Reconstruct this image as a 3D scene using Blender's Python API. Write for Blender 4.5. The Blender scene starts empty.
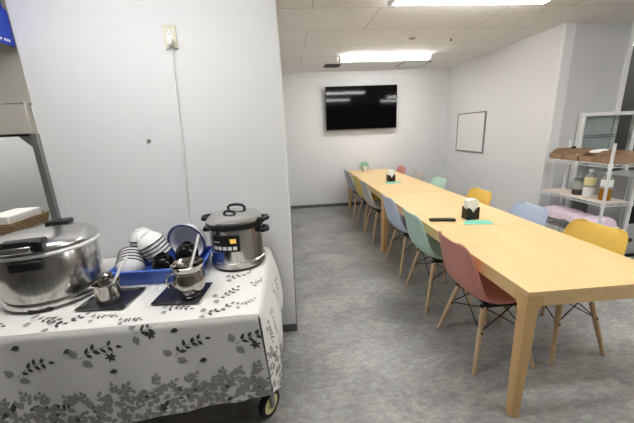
import bpy, bmesh, math, random
from math import sin, cos, pi, radians
from mathutils import Vector, Matrix

SC = bpy.context.scene
COL = SC.collection

# ------------------------------------------------------------------ materials
def lin(c):
    c = c / 255.0
    return c / 12.92 if c <= 0.04045 else ((c + 0.055) / 1.055) ** 2.4

def rgb(r, g, b):
    return (lin(r), lin(g), lin(b), 1.0)

def new_mat(name):
    m = bpy.data.materials.new(name)
    m.use_nodes = True
    nt = m.node_tree
    return m, nt, nt.nodes['Principled BSDF']

def mat(name, col, rough=0.5, metal=0.0, var=0.05, scale=30.0, bump=0.0, trans=0.0, coat=0.0, ior=1.45, spec=None, stretch=None):
    m, nt, b = new_mat(name)
    N, L = nt.nodes, nt.links
    tc = N.new('ShaderNodeTexCoord')
    mp = N.new('ShaderNodeMapping')
    if stretch: mp.inputs['Scale'].default_value = stretch
    L.new(tc.outputs['Object'], mp.inputs['Vector'])
    no = N.new('ShaderNodeTexNoise')
    no.inputs['Scale'].default_value = scale
    no.inputs['Detail'].default_value = 4
    L.new(mp.outputs['Vector'], no.inputs['Vector'])
    mx = N.new('ShaderNodeMixRGB')
    mx.inputs[1].default_value = tuple(max(0, c * (1 - var)) for c in col[:3]) + (1,)
    mx.inputs[2].default_value = tuple(min(1, c * (1 + var)) for c in col[:3]) + (1,)
    L.new(no.outputs['Fac'], mx.inputs[0])
    L.new(mx.outputs[0], b.inputs['Base Color'])
    b.inputs['Roughness'].default_value = rough
    b.inputs['Metallic'].default_value = metal
    b.inputs['IOR'].default_value = ior
    if trans: b.inputs['Transmission Weight'].default_value = trans
    if coat: b.inputs['Coat Weight'].default_value = coat
    if spec is not None: b.inputs['Specular IOR Level'].default_value = spec
    if bump:
        bp = N.new('ShaderNodeBump')
        bp.inputs['Strength'].default_value = bump
        bp.inputs['Distance'].default_value = 0.01
        L.new(no.outputs['Fac'], bp.inputs['Height'])
        L.new(bp.outputs['Normal'], b.inputs['Normal'])
    return m

def emis(name, col, strength):
    m, nt, b = new_mat(name)
    b.inputs['Base Color'].default_value = col
    b.inputs['Emission Color'].default_value = col
    b.inputs['Emission Strength'].default_value = strength
    return m

def floor_mat():
    m, nt, b = new_mat('floor_vinyl')
    N, L = nt.nodes, nt.links
    tc = N.new('ShaderNodeTexCoord')
    def noise(scale, detail, rough, stretch, dist=0.0):
        mp = N.new('ShaderNodeMapping'); mp.inputs['Scale'].default_value = stretch
        L.new(tc.outputs['Object'], mp.inputs['Vector'])
        n = N.new('ShaderNodeTexNoise')
        n.inputs['Scale'].default_value = scale; n.inputs['Detail'].default_value = detail
        n.inputs['Roughness'].default_value = rough; n.inputs['Distortion'].default_value = dist
        L.new(mp.outputs['Vector'], n.inputs['Vector'])
        return n
    a = noise(3.4, 7, .7, (.6, 1, 1), .6)
    c = noise(38, 8, .8, (.45, 1, 1), .4)
    mx = N.new('ShaderNodeMixRGB'); mx.inputs[0].default_value = .55
    L.new(a.outputs['Fac'], mx.inputs[1]); L.new(c.outputs['Fac'], mx.inputs[2])
    cr = N.new('ShaderNodeValToRGB')
    e = cr.color_ramp.elements
    e[0].position = .36; e[0].color = rgb(114, 114, 112)
    e[1].position = .66; e[1].color = rgb(192, 192, 189)
    k = e.new(.50); k.color = rgb(150, 150, 148)
    L.new(mx.outputs[0], cr.inputs[0])
    L.new(cr.outputs[0], b.inputs['Base Color'])
    b.inputs['Roughness'].default_value = .42
    bp = N.new('ShaderNodeBump'); bp.inputs['Strength'].default_value = .08; bp.inputs['Distance'].default_value = .004
    L.new(c.outputs['Fac'], bp.inputs['Height']); L.new(bp.outputs['Normal'], b.inputs['Normal'])
    return m

def ceiling_mat():
    m, nt, b = new_mat('ceiling_board')
    N, L = nt.nodes, nt.links
    tc = N.new('ShaderNodeTexCoord')
    mp = N.new('ShaderNodeMapping'); mp.inputs['Location'].default_value = (-.28, -.59 + .002, 0)
    L.new(tc.outputs['Object'], mp.inputs['Vector'])
    br = N.new('ShaderNodeTexBrick')
    br.offset = .5
    br.inputs['Scale'].default_value = 1
    br.inputs['Brick Width'].default_value = 1.2
    br.inputs['Row Height'].default_value = .6
    br.inputs['Mortar Size'].default_value = .0035
    br.inputs['Mortar Smooth'].default_value = .3
    br.inputs['Color1'].default_value = rgb(232, 231, 229)
    br.inputs['Color2'].default_value = rgb(236, 235, 233)
    br.inputs['Mortar'].default_value = rgb(172, 169, 164)
    L.new(mp.outputs['Vector'], br.inputs['Vector'])
    no = N.new('ShaderNodeTexNoise'); no.inputs['Scale'].default_value = 130; no.inputs['Detail'].default_value = 3
    mp2 = N.new('ShaderNodeMapping'); mp2.inputs['Scale'].default_value = (.4, 1, 1)
    L.new(tc.outputs['Object'], mp2.inputs['Vector']); L.new(mp2.outputs['Vector'], no.inputs['Vector'])
    cr = N.new('ShaderNodeValToRGB')
    cr.color_ramp.elements[0].position = .33; cr.color_ramp.elements[0].color = (.74, .73, .72, 1)
    cr.color_ramp.elements[1].position = .45; cr.color_ramp.elements[1].color = (1, 1, 1, 1)
    L.new(no.outputs['Fac'], cr.inputs[0])
    mx = N.new('ShaderNodeMixRGB'); mx.blend_type = 'MULTIPLY'; mx.inputs[0].default_value = 1
    L.new(br.outputs['Color'], mx.inputs[1]); L.new(cr.outputs[0], mx.inputs[2])
    L.new(mx.outputs[0], b.inputs['Base Color'])
    b.inputs['Roughness'].default_value = .9
    return m

def wood_mat(name, c1, c2, stretch, scale=6.0, rough=.4):
    m, nt, b = new_mat(name)
    N, L = nt.nodes, nt.links
    tc = N.new('ShaderNodeTexCoord')
    mp = N.new('ShaderNodeMapping'); mp.inputs['Scale'].default_value = stretch
    L.new(tc.outputs['Object'], mp.inputs['Vector'])
    no = N.new('ShaderNodeTexNoise'); no.inputs['Scale'].default_value = scale; no.inputs['Detail'].default_value = 5
    no.inputs['Distortion'].default_value = .6
    L.new(mp.outputs['Vector'], no.inputs['Vector'])
    cr = N.new('ShaderNodeValToRGB')
    cr.color_ramp.elements[0].position = .3; cr.color_ramp.elements[0].color = c1
    cr.color_ramp.elements[1].position = .7; cr.color_ramp.elements[1].color = c2
    L.new(no.outputs['Fac'], cr.inputs[0]); L.new(cr.outputs[0], b.inputs['Base Color'])
    b.inputs['Roughness'].default_value = rough
    return m

def wicker_mat():
    m, nt, b = new_mat('wicker')
    N, L = nt.nodes, nt.links
    tc = N.new('ShaderNodeTexCoord')
    ck = N.new('ShaderNodeTexBrick')
    ck.inputs['Scale'].default_value = 1
    ck.inputs['Brick Width'].default_value = .055
    ck.inputs['Row Height'].default_value = .017
    ck.inputs['Mortar Size'].default_value = .003
    ck.inputs['Color1'].default_value = rgb(176, 150, 112)
    ck.inputs['Color2'].default_value = rgb(150, 122, 86)
    ck.inputs['Mortar'].default_value = rgb(92, 72, 48)
    mp = N.new('ShaderNodeMapping'); mp.inputs['Rotation'].default_value = (radians(90), 0, 0)
    L.new(tc.outputs['Object'], mp.inputs['Vector']); L.new(mp.outputs['Vector'], ck.inputs['Vector'])
    L.new(ck.outputs['Color'], b.inputs['Base Color'])
    b.inputs['Roughness'].default_value = .8
    return m

M = {}
M['floor'] = floor_mat()
M['ceiling'] = ceiling_mat()
M['wall'] = mat('wall_vinyl', rgb(222, 223, 224), .75, var=.015, scale=60, bump=.04)
M['partition'] = mat('partition_panel', rgb(198, 199, 201), .55, var=.012, scale=20)
M['beige'] = mat('shutter_box_paint', rgb(182, 178, 168), .5, var=.03)
M['alu'] = mat('aluminium', rgb(140, 141, 140), .4, .6, var=.04)
M['base'] = mat('skirting_grey', rgb(98, 98, 98), .55)
M['hall'] = mat('hall_paint', rgb(140, 137, 132), .7)
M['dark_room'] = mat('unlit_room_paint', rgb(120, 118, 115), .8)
M['beech'] = wood_mat('beech_top', rgb(226, 192, 136), rgb(234, 202, 148), (3, .35, 3), 5, .38)
M['beech_leg'] = wood_mat('beech_leg', rgb(216, 176, 118), rgb(226, 188, 130), (6, 6, .5), 5, .45)
M['dowel'] = wood_mat('ash_dowel', rgb(196, 166, 128), rgb(220, 194, 158), (8, 8, .8), 6, .5)
M['black_wire'] = mat('black_wire', rgb(26, 26, 27), .4, .3)
M['black_pl'] = mat('black_plastic', rgb(22, 22, 23), .35)
M['black_gl'] = mat('black_gloss', rgb(9, 9, 10), .15)
M['screen'] = mat('tv_screen', rgb(6, 4, 7), .06, var=.0, spec=.22)
M['steel'] = mat('brushed_steel_sheen', (.54, .525, .50, 1), .2, 1.0, var=.35, scale=5, stretch=(14, 14, .15))  # vertical streaks in the colour imitate streaky reflections on the brushed metal
M['steel_sm'] = mat('polished_steel', (.46, .44, .41, 1), .16, 1.0, var=.05)
M['steel_lid'] = mat('steel_lid', (.68, .67, .66, 1), .2, 1.0, var=.05)
M['cloth'] = mat('cloth_white', rgb(232, 231, 228), .55, var=.015, scale=200)
M['print'] = mat('leaf_ink', rgb(156, 155, 152), .6, var=.06)
M['print_dark'] = mat('leaf_ink_dark', rgb(74, 74, 75), .6, var=.06)
M['blue_tub'] = mat('blue_plastic', rgb(74, 108, 200), .35, var=.04)
M['white_cer'] = mat('white_ceramic', rgb(238, 238, 236), .22, var=.01)
M['dark_rim'] = mat('dark_rim_glaze', rgb(46, 48, 62), .3)
M['blue_rim'] = mat('blue_rim_glaze', rgb(58, 72, 130), .3)
M['white_pl'] = mat('white_plastic', rgb(232, 232, 230), .4, var=.01)
M['cream_pl'] = mat('cream_plate', rgb(212, 209, 188), .45, var=.02)
M['tray'] = mat('navy_tray', rgb(74, 75, 82), .2, .6)
M['cream_hub'] = mat('cream_hub', rgb(222, 214, 158), .4)
M['rubber'] = mat('black_rubber', rgb(28, 28, 28), .7)
M['navy_poster'] = mat('poster_blue', rgb(16, 60, 176), .45, var=.25, scale=25)
M['paper'] = mat('white_paper', rgb(240, 239, 234), .8, var=.01)
M['mint'] = mat('mint_paper', rgb(122, 205, 182), .7, var=.02)
M['wicker'] = wicker_mat()
M['carton'] = wood_mat('brown_card', rgb(146, 118, 92), rgb(164, 134, 106), (2, 2, 2), 10, .8)
M['rack'] = mat('white_rack', rgb(226, 228, 228), .35, var=.01)
M['liner'] = mat('shelf_sheet', rgb(222, 206, 192), .6)
M['pink'] = mat('pink_cloth', rgb(226, 206, 220), .85, var=.06, scale=40, bump=.3)
M['glass'] = mat('clear_glass', (.95, .98, .97, 1), .02, trans=1.0, var=0, ior=1.1)
M['shelf_glass'] = mat('green_glass', (.55, .78, .76, 1), .05, trans=.85, var=0, ior=1.2)
M['grey_steel'] = mat('grey_painted_steel', rgb(168, 170, 170), .45, var=.02)
M['amber'] = mat('amber_liquid', rgb(150, 102, 34), .15, var=.1)
M['lemon'] = mat('pale_yellow_label', rgb(226, 216, 160), .5, var=.15, scale=60)
M['glassy'] = mat('pale_bottle', rgb(206, 210, 204), .12, var=.03, trans=.5, ior=1.2)
M['orange'] = mat('orange_wrap', rgb(222, 168, 120), .6)
M['green_o'] = mat('green_ornament', rgb(140, 178, 150), .6, var=.2, scale=60)
M['white_frame'] = mat('white_frame', rgb(236, 237, 236), .35, var=.01)
M['grey_frame'] = mat('grey_frame', rgb(128, 127, 125), .45)
M['board'] = mat('whiteboard', rgb(226, 227, 227), .3, var=.008)
M['vent'] = mat('vent_grey', rgb(66, 64, 62), .6)
M['lamp_body'] = mat('lamp_white', rgb(232, 232, 232), .5)
M['lamp'] = emis('lamp_lens', (1.0, .985, .96, 1), 14.0)
M['pantry_fill'] = emis('pantry_fill_lens', (1.0, .98, .94, 1), 3.5)
M['kitchen_fill'] = emis('kitchen_fill_lens', (1.0, .98, .94, 1), 7.5)
M['led'] = emis('amber_display', (.75, .45, .10, 1), .22)
M['blue_pk'] = mat('blue_pack', rgb(70, 110, 160), .5)
SHELL = {
    'red': mat('shell_dusty_red', rgb(206, 140, 129), .42, var=.015),
    'mint': mat('shell_mint', rgb(186, 216, 204), .42, var=.015),
    'mint_pale': mat('shell_pale_mint', rgb(186, 220, 206), .42, var=.015),
    'blue': mat('shell_blue', rgb(194, 206, 228), .42, var=.015),
    'blue_pale': mat('shell_pale_blue', rgb(180, 196, 222), .42, var=.015),
    'grey': mat('shell_grey', rgb(184, 181, 175), .42, var=.015),
    'grey_dark': mat('shell_dark_grey', rgb(160, 161, 167), .42, var=.015),
    'yellow': mat('shell_yellow', rgb(234, 198, 96), .42, var=.015),
    'mustard': mat('shell_mustard', rgb(206, 184, 96), .42, var=.015),
}

# ------------------------------------------------------------------ mesh tools
class MB:
    def __init__(self):
        self.v = []; self.f = []; self.mi = []; self.cur = 0
    def add(self, vs, fs, mtx=None):
        o = len(self.v)
        for p in vs:
            p = Vector(p)
            self.v.append(mtx @ p if mtx else p)
        for f in fs:
            self.f.append([o + i for i in f]); self.mi.append(self.cur)
        return self
    def box(self, x0, x1, y0, y1, z0, z1, mtx=None):
        vs = [(x, y, z) for z in (z0, z1) for y in (y0, y1) for x in (x0, x1)]
        return self.add(vs, [(0, 2, 3, 1), (4, 5, 7, 6), (0, 1, 5, 4), (2, 6, 7, 3), (0, 4, 6, 2), (1, 3, 7, 5)], mtx)
    def hexa(self, bot, top):
        """four bottom corners and four top corners, in the same turn"""
        return self.add(list(bot) + list(top), [(3, 2, 1, 0), (4, 5, 6, 7), (0, 1, 5, 4), (1, 2, 6, 5), (2, 3, 7, 6), (3, 0, 4, 7)])
    def tube(self, pts, r, n=8, closed=False):
        pts = [Vector(p) for p in pts]
        rs = r if isinstance(r, (list, tuple)) else [r] * len(pts)
        o = len(self.v); m = len(pts)
        ref = None
        for i, p in enumerate(pts):
            if closed: t = pts[(i + 1) % m] - pts[i - 1]
            else: t = pts[min(i + 1, m - 1)] - pts[max(i - 1, 0)]
            t.normalize()
            if ref is None:
                ref = Vector((0, 0, 1)) if abs(t.z) < .9 else Vector((1, 0, 0))
            a = t.cross(ref).normalized(); b = a.cross(t).normalized(); ref = b
            for k in range(n):
                th = 2 * pi * k / n
                self.v.append(p + (a * cos(th) + b * sin(th)) * rs[i])
        segs = m if closed else m - 1
        for i in range(segs):
            j = (i + 1) % m
            for k in range(n):
                self.f.append([o + i * n + k, o + i * n + (k + 1) % n, o + j * n + (k + 1) % n, o + j * n + k]); self.mi.append(self.cur)
        if not closed:
            self.f.append([o + k for k in range(n)][::-1]); self.mi.append(self.cur)
            self.f.append([o + (m - 1) * n + k for k in range(n)]); self.mi.append(self.cur)
        return self
    def lathe(self, prof, n=32, mtx=None, sx=1.0, sy=1.0):
        """profile of (r, z); r = 0 ends close to a point"""
        vs = []; rings = []
        for r, z in prof:
            if r < 1e-6:
                rings.append([len(vs)]); vs.append((0, 0, z))
            else:
                rings.append(list(range(len(vs), len(vs) + n)))
                vs += [(r * cos(2 * pi * k / n) * sx, r * sin(2 * pi * k / n) * sy, z) for k in range(n)]
        fs = []
        for a, b in zip(rings, rings[1:]):
            for k in range(n):
                k2 = (k + 1) % n
                if len(a) == 1 and len(b) == 1: continue
                if len(a) == 1: fs.append((a[0], b[k2], b[k]))
                elif len(b) == 1: fs.append((a[k], a[k2], b[0]))
                else: fs.append((a[k], a[k2], b[k2], b[k]))
        return self.add(vs, fs, mtx)
    def grid(self, P, nu, nv):
        """P(i, j) -> point for i in 0..nu, j in 0..nv"""
        o = len(self.v)
        for i in range(nu + 1):
            for j in range(nv + 1):
                self.v.append(Vector(P(i, j)))
        w = nv + 1
        for i in range(nu):
            for j in range(nv):
                self.f.append([o + i * w + j, o + (i + 1) * w + j, o + (i + 1) * w + j + 1, o + i * w + j + 1]); self.mi.append(self.cur)
        return self
    def prism(self, outline, z0, z1, mtx=None):
        n = len(outline)
        vs = [(x, y, z0) for x, y in outline] + [(x, y, z1) for x, y in outline]
        fs = [tuple(range(n))[::-1], tuple(range(n, 2 * n))] + [(i, (i + 1) % n, n + (i + 1) % n, n + i) for i in range(n)]
        return self.add(vs, fs, mtx)
    def build(self, name, mats, parent=None, smooth=40, bevel=0, solid=0, subsurf=0, weld=False, normals=True, seg=2):
        me = bpy.data.meshes.new(name)
        me.from_pydata([tuple(p) for p in self.v], [], self.f)
        if not isinstance(mats, (list, tuple)): mats = [mats]
        for x in mats: me.materials.append(x)
        for p, i in zip(me.polygons, self.mi): p.material_index = i
        bm = bmesh.new(); bm.from_mesh(me)
        if weld: bmesh.ops.remove_doubles(bm, verts=bm.verts, dist=1e-5)
        if normals: bmesh.ops.recalc_face_normals(bm, faces=bm.faces)
        bm.to_mesh(me); bm.free()
        if smooth:
            me.shade_smooth()
            me.set_sharp_from_angle(angle=radians(smooth))
        me.update()
        o = bpy.data.objects.new(name, me)
        COL.objects.link(o)
        if parent: o.parent = parent
        if solid:
            s = o.modifiers.new('solid', 'SOLIDIFY'); s.thickness = solid; s.offset = 0
        if subsurf:
            s = o.modifiers.new('sub', 'SUBSURF'); s.levels = subsurf; s.render_levels = subsurf
        if bevel:
            s = o.modifiers.new('bevel', 'BEVEL'); s.width = bevel; s.segments = seg; s.limit_method = 'ANGLE'; s.angle_limit = radians(40)
        return o

def tag(o, label=None, cat=None, group=None, kind=None):
    if label: o['label'] = label
    if cat: o['category'] = cat
    if group: o['group'] = group
    if kind: o['kind'] = kind
    return o

def thing(name, label, cat, loc=(0, 0, 0), rz=0.0, group=None):
    o = bpy.data.objects.new(name, None)
    o.empty_display_size = .1
    COL.objects.link(o)
    o.location = loc; o.rotation_euler = (0, 0, rz)
    return tag(o, label, cat, group)

def struct(name, mb, m, **k):
    o = mb.build(name, m, None, **k)
    o['kind'] = 'structure'
    return o

def dup(root, loc=None, rz=None, label=None, group=None, swap=None):
    """copy of a thing with its parts and sub-parts; swap = {part name: material}"""
    def rec(o, parent):
        c = o.copy(); COL.objects.link(c)
        if parent: c.parent = parent
        if swap and o.type == 'MESH' and o.name.split('.')[0] in swap:
            c.data = o.data.copy(); c.data.materials[0] = swap[o.name.split('.')[0]]
        for ch in list(o.children): rec(ch, c)
        return c
    r = rec(root, None)
    if loc is not None: r.location = loc
    if rz is not None: r.rotation_euler = (0, 0, rz)
    if label: r['label'] = label
    if group: r['group'] = group
    return r

def T(x, y, z): return Matrix.Translation((x, y, z))
def Rx(a): return Matrix.Rotation(a, 4, 'X')
def Ry(a): return Matrix.Rotation(a, 4, 'Y')
def Rz(a): return Matrix.Rotation(a, 4, 'Z')

random.seed(7)
C = 2.49           # ceiling height
XL, XR, YB, YN = -.021, 3.066, 5.967, 2.08
YP = 3.48          # partition behind the glass cabinet

# ------------------------------------------------------------------ the setting
struct('floor', MB().box(-3.4, 5.2, -3.0, 6.1, -.1, 0), M['floor'], smooth=0)
struct('ceiling', MB().box(-3.4, 5.2, -3.0, 6.1, C, C + .1), M['ceiling'], smooth=0)
struct('wall_back', MB().box(XL - .14, XR + .14, YB, YB + .12, 0, C), M['wall'], smooth=0)
struct('wall_left', MB().box(XL - .14, XL, YN + .12, YB, 0, C), M['wall'], smooth=0)
struct('wall_right', MB().box(XR, XR + .14, YP, YB, 0, C), M['wall'], smooth=0)
struct('wall_side', MB().box(-1.49, XL, YN, YN + .12, 0, C), M['wall'], smooth=0)
struct('wall_hatch', MB().box(-3.4, -1.49, YN + .02, YN + .12, 0, .855), M['wall'], smooth=0)
struct('wall_hatch_upper', MB().box(-3.4, -1.49, YN + .025, YN + .12, 1.70, C), M['beige'], smooth=0)
struct('wall_kitchen', MB().box(-3.4, -1.49, 3.0, 3.1, 0, C).box(-1.49, -1.40, YN + .12, 3.1, 0, C).box(-3.5, -3.4, YN, 3.1, 0, C), M['wall'], smooth=0)
struct('wall_partition', MB().box(XR + .14, 3.86, YP, YP + .06, 0, C), M['partition'], smooth=0)
struct('trim_1', MB().box(3.60, 3.604, YP - .003, YP, 0, C), M['partition'], smooth=0)
struct('trim_2', MB().box(3.86, 3.92, YP - .015, YP + .075, 0, C), M['white_frame'], smooth=0, bevel=.004)
struct('trim_3', MB().box(XR - .002, XR + .022, YP - .012, YP + .0, 0, C), M['white_frame'], smooth=0, bevel=.003)
struct('wall_pantry', MB().box(3.20, 5.2, 5.0, 5.1, 0, C).box(5.1, 5.2, YP, 5.0, 0, C).box(4.7, 5.2, YP, YP + .08, 0, C), M['dark_room'], smooth=0)
struct('wall_rear', MB().box(-3.4, 5.2, -3.1, -3.0, 0, C), M['hall'], smooth=0)
struct('wall_far_left', MB().box(-3.5, -3.4, -3.0, YN, 0, C), M['hall'], smooth=0)
struct('wall_far_right', MB().box(5.1, 5.2, -3.0, YP, 0, C), M['hall'], smooth=0)
bz, bt = .06, .008
struct('baseboard_back', MB().box(XL, XR, YB - bt, YB, 0, bz), M['base'], bevel=.002)
struct('baseboard_left', MB().box(XL, XL + bt, YN - bt, YB - bt, 0, bz), M['base'], bevel=.002)
struct('baseboard_right', MB().box(XR - bt, XR, YP - bt, YB - bt, 0, bz), M['base'], bevel=.002)
struct('baseboard_side', MB().box(-1.49, XL, YN - bt, YN, 0, bz), M['base'], bevel=.002)
struct('baseboard_partition', MB().box(XR + .022, 3.86, YP - bt, YP, 0, bz), M['base'], bevel=.002)

# serving hatch at the kitchen side: shutter box, post, counter
t = thing('shutter_box', 'grey beige roller shutter box over the serving hatch with bracket and post', 'shutter', (0, 0, 0))
MB().box(-2.9, -1.512, 2.055, 2.105, 1.525, 1.705).build('housing', M['beige'], t, bevel=.004)
MB().box(-2.9, -1.512, 2.05, 2.054, 1.700, 1.708).build('top_lip', M['beige'], t)
MB().box(-2.9, -1.512, 2.06, 2.10, 1.512, 1.525).build('guide_slot', M['black_pl'], t)
MB().box(-1.531, -1.4915, 2.055, 2.10, .881, 1.525).build('post', M['alu'], t, bevel=.003)
MB().add([(-1.531, 2.065, 1.512), (-1.60, 2.065, 1.512), (-1.531, 2.065, 1.44), (-1.531, 2.09, 1.512), (-1.60, 2.09, 1.512), (-1.531, 2.09, 1.44)],
         [(0, 1, 2), (3, 5, 4), (0, 3, 4, 1), (1, 4, 5, 2), (2, 5, 3, 0)]).build('corner_bracket', M['alu'], t)
tag(MB().box(-2.9, -1.495, 1.99, 2.60, .855, .88).build('serving_counter', M['grey_steel'], bevel=.004),
    'pale serving counter under the shutter box holding the wicker basket', 'counter')
# wicker basket and white paper
t = thing('wicker_basket', 'woven tan wicker basket on the serving counter behind the large rice cooker', 'basket', (-1.99, 2.33, .881), radians(92))
w_, d_, h_ = .18, .115, .068
def basket_wall():
    mb = MB(); o, i = [], []
    outl = [(-w_, -d_), (w_, -d_), (w_, d_), (-w_, d_)]
    for k in range(4):
        (x0, y0), (x1, y1) = outl[k], outl[(k + 1) % 4]
        nx, ny = (y1 - y0), -(x1 - x0); l = math.hypot(nx, ny); nx, ny = nx / l * .006, ny / l * .006
        mb.hexa([(x0 * .9 - nx, y0 * .9 - ny, 0), (x1 * .9 - nx, y1 * .9 - ny, 0), (x1 * .9 + nx, y1 * .9 + ny, 0), (x0 * .9 + nx, y0 * .9 + ny, 0)],
                [(x0 - nx, y0 - ny, h_), (x1 - nx, y1 - ny, h_), (x1 + nx, y1 + ny, h_), (x0 + nx, y0 + ny, h_)])
    mb.box(-w_ * .9, w_ * .9, -d_ * .9, d_ * .9, 0, .006)
    return mb
basket_wall().build('basket_body', M['wicker'], t)
MB().tube([(-w_, -d_, h_), (w_, -d_, h_), (w_, d_, h_), (-w_, d_, h_)], .008, 8, True).build('rim', M['wicker'], t)
tag(MB().box(-.15, .15, -.085, .085, 0, .112).build('paper_napkins', M['paper'], bevel=.006),
    'stack of white paper standing in the wicker basket', 'paper')
o = bpy.data.objects['paper_napkins']; o.location = (-1.985, 2.33, .888); o.rotation_euler = (0, 0, radians(92))

# blue poster with white lettering blobs over the hatch
t = thing('poster', 'blue poster board with small white print hanging over the serving hatch', 'poster', (-1.4955, 2.078, 2.003))
MB().prism([(0, 0), (-.34, 0), (-.34, .46), (-.025, .46), (-.025, .185), (0, .18)], -.003, .0, Matrix(((0, 0, 1, 0), (1, 0, 0, 0), (0, 1, 0, 0), (0, 0, 0, 1)))).build('sheet', M['navy_poster'], t, smooth=0)
for y0, y1 in ((-.038, -.028), (-.050, -.042), (-.066, -.055), (-.100, -.080), (-.130, -.112)):
    MB().box(0, .0008, y0, y1, .014, .027).build('lettering', M['paper'], t, smooth=0)
MB().box(-.004, .001, -.34, 0, -.003, .004).build('bottom_strip', M['navy_poster'], t, smooth=0)

# outlet with plug and white cord; hook on the wall
t = thing('power_outlet', 'cream wall outlet plate with a plug in it high on the white wall', 'outlet', (-.642, YN, 2.036))
MB().box(-.036, .036, -.009, 0, -.062, .062).build('plate', M['cream_pl'], t, bevel=.003)
MB().box(-.018, .018, -.012, -.009, -.036, .040).build('socket', M['paper'], t, bevel=.002)
mb = MB()
for k in (.016, .030):
    mb.box(-.009, -.006, -.0128, -.012, k - .004, k + .004).box(.006, .009, -.0128, -.012, k - .004, k + .004)
mb.build('slot', M['black_pl'], t, smooth=0)
pts = []
KP = [(-.643, 2.005), (-.644, 1.93), (-.649, 1.80), (-.657, 1.63), (-.661, 1.45), (-.670, 1.295), (-.684, 1.066), (-.697, .93), (-.690, .80), (-.62, .735), (-.52, .72)]
t = thing('power_cable', 'thin white power cable hanging from the outlet down behind the dishes', 'cable', (0, 0, 0))
MB().box(-.652, -.626, 2.03, 2.067, 1.985, 2.025).build('plug', M['white_pl'], t, bevel=.005)
for s in (-1, 1):
    MB().tube([(x + s * .0032 + (.002 * s * sin(i * 1.7)), 2.062 if i < 1 else (2.068 if i < 8 else 2.03), z) for i, (x, z) in enumerate(KP)], .0030, 6).build('cord_strand', M['white_pl'], t)
t = thing('wall_hook', 'tiny metal hook screwed into the white wall beside the cord', 'hook', (-.8635, YN, 1.454))
MB().lathe([(0, 0), (.012, 0), (.012, .003), (.004, .006), (0, .006)], 16, Rx(radians(90))).build('hook_plate', M['alu'], t)
MB().tube([(0, -.006, 0), (0, -.022, 0), (0, -.028, -.010), (0, -.020, -.018)], .003, 8).build('hook_arm', M['alu'], t)

# ------------------------------------------------------------------ ceiling fittings
def batten(name, label, x0, y0, z=C, lens='lamp'):
    t = thing(name, label, 'light', (x0, y0, z), 0, 'ceiling batten lights')
    MB().box(0, 1.36, -.048, .048, -.030, 0).build('lamp_base', M['lamp_body'], t, bevel=.004)
    mb = MB()
    n = 10; xs = (.035, 1.325)
    mb.grid(lambda i, j: (xs[0] + (xs[1] - xs[0]) * i, .060 * cos(pi + pi * j / n), -.030 - .036 * sin(pi * j / n) ** .6), 1, n)
    for x in xs:
        mb.add([(x, .060 * cos(pi + pi * j / n), -.030 - .036 * sin(pi * j / n) ** .6) for j in range(n + 1)], [tuple(range(n + 1))])
    mb.add([(xs[0], -.060, -.030), (xs[1], -.060, -.030), (xs[1], .060, -.030), (xs[0], .060, -.030)], [(0, 1, 2, 3)])
    mb.build('diffuser', M[lens], t, weld=True)
    for x in (.0, 1.325):
        MB().box(x, x + .035, -.062, .062, -.067, -.028).build('end_cap', M['lamp_body'], t, bevel=.006)
    return t
batten('batten_light', 'glowing white batten light on the ceiling in front of the wall screen', .81, 4.80)
batten('batten_light', 'glowing white batten light cut by the top edge of the picture', .875, 2.72)
for x, y in ((.85, .72), (-1.50, 1.12), (3.3, 1.2), (3.5, -.2)):  # unseen: one continues the visible row; left and rear ones added as fill
    batten('batten_light', 'unseen glowing batten light assumed on the ceiling outside the picture', x, y)
batten('batten_light', 'added white batten light on the kitchen ceiling, unseen, to brighten the hatch', -3.1, 2.55, C, 'kitchen_fill')  # added lamp out of view, lifts the hatch interior
batten('batten_light', 'added white batten light on the pantry ceiling, unseen, to show the shelf', 3.6, 4.2, C, 'pantry_fill')  # added weak lamp so the pantry shelf shows

t = thing('ceiling_vent', 'small dark grey slotted vent in the ceiling beside the batten light', 'vent', (.80, 5.41, C))
MB().box(-.13, .13, -.13, .13, -.008, 0).build('vent_frame', M['vent'], t, bevel=.003)
for k in range(7):
    MB().box(-.11, .11, -.105 + k * .033, -.093 + k * .033, -.014, -.008).build('slat', M['vent'], t)
t = thing('access_hatch', 'square access hatch with a thin grey frame in the ceiling near the wall corner', 'hatch', (2.17, 5.46, C))
mb = MB()
for a in range(4):
    mb.box(-.225, .225, -.225, -.212, -.006, 0, Rz(a * pi / 2))
mb.build('hatch_frame', M['grey_frame'], t)
MB().box(-.212, .212, -.212, .212, -.003, 0).build('hatch_panel', M['lamp_body'], t)
t = thing('smoke_detector', 'pale round twin fitting on the ceiling between the two batten lights', 'detector', (1.50, 3.94, C))
for s in (-1, 1):
    MB().lathe([(0, -.012), (.028, -.012), (.04, -.005), (.042, 0), (0, 0)], 20, T(.05 * s, 0, 0)).build('detector_dome', M['lamp_body'] if s < 0 else M['grey_frame'], t)
t = thing('sprinkler', 'small dark sprinkler head in the ceiling toward the whiteboard wall', 'sprinkler', (2.04, 3.964, C))
MB().lathe([(0, -.004), (.03, -.004), (.034, 0), (0, 0)], 16).build('escutcheon', M['lamp_body'], t)
MB().lathe([(0, -.03), (.014, -.03), (.014, -.026), (.007, -.024), (.009, -.004), (0, -.004)], 12).build('nozzle', M['vent'], t)

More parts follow.
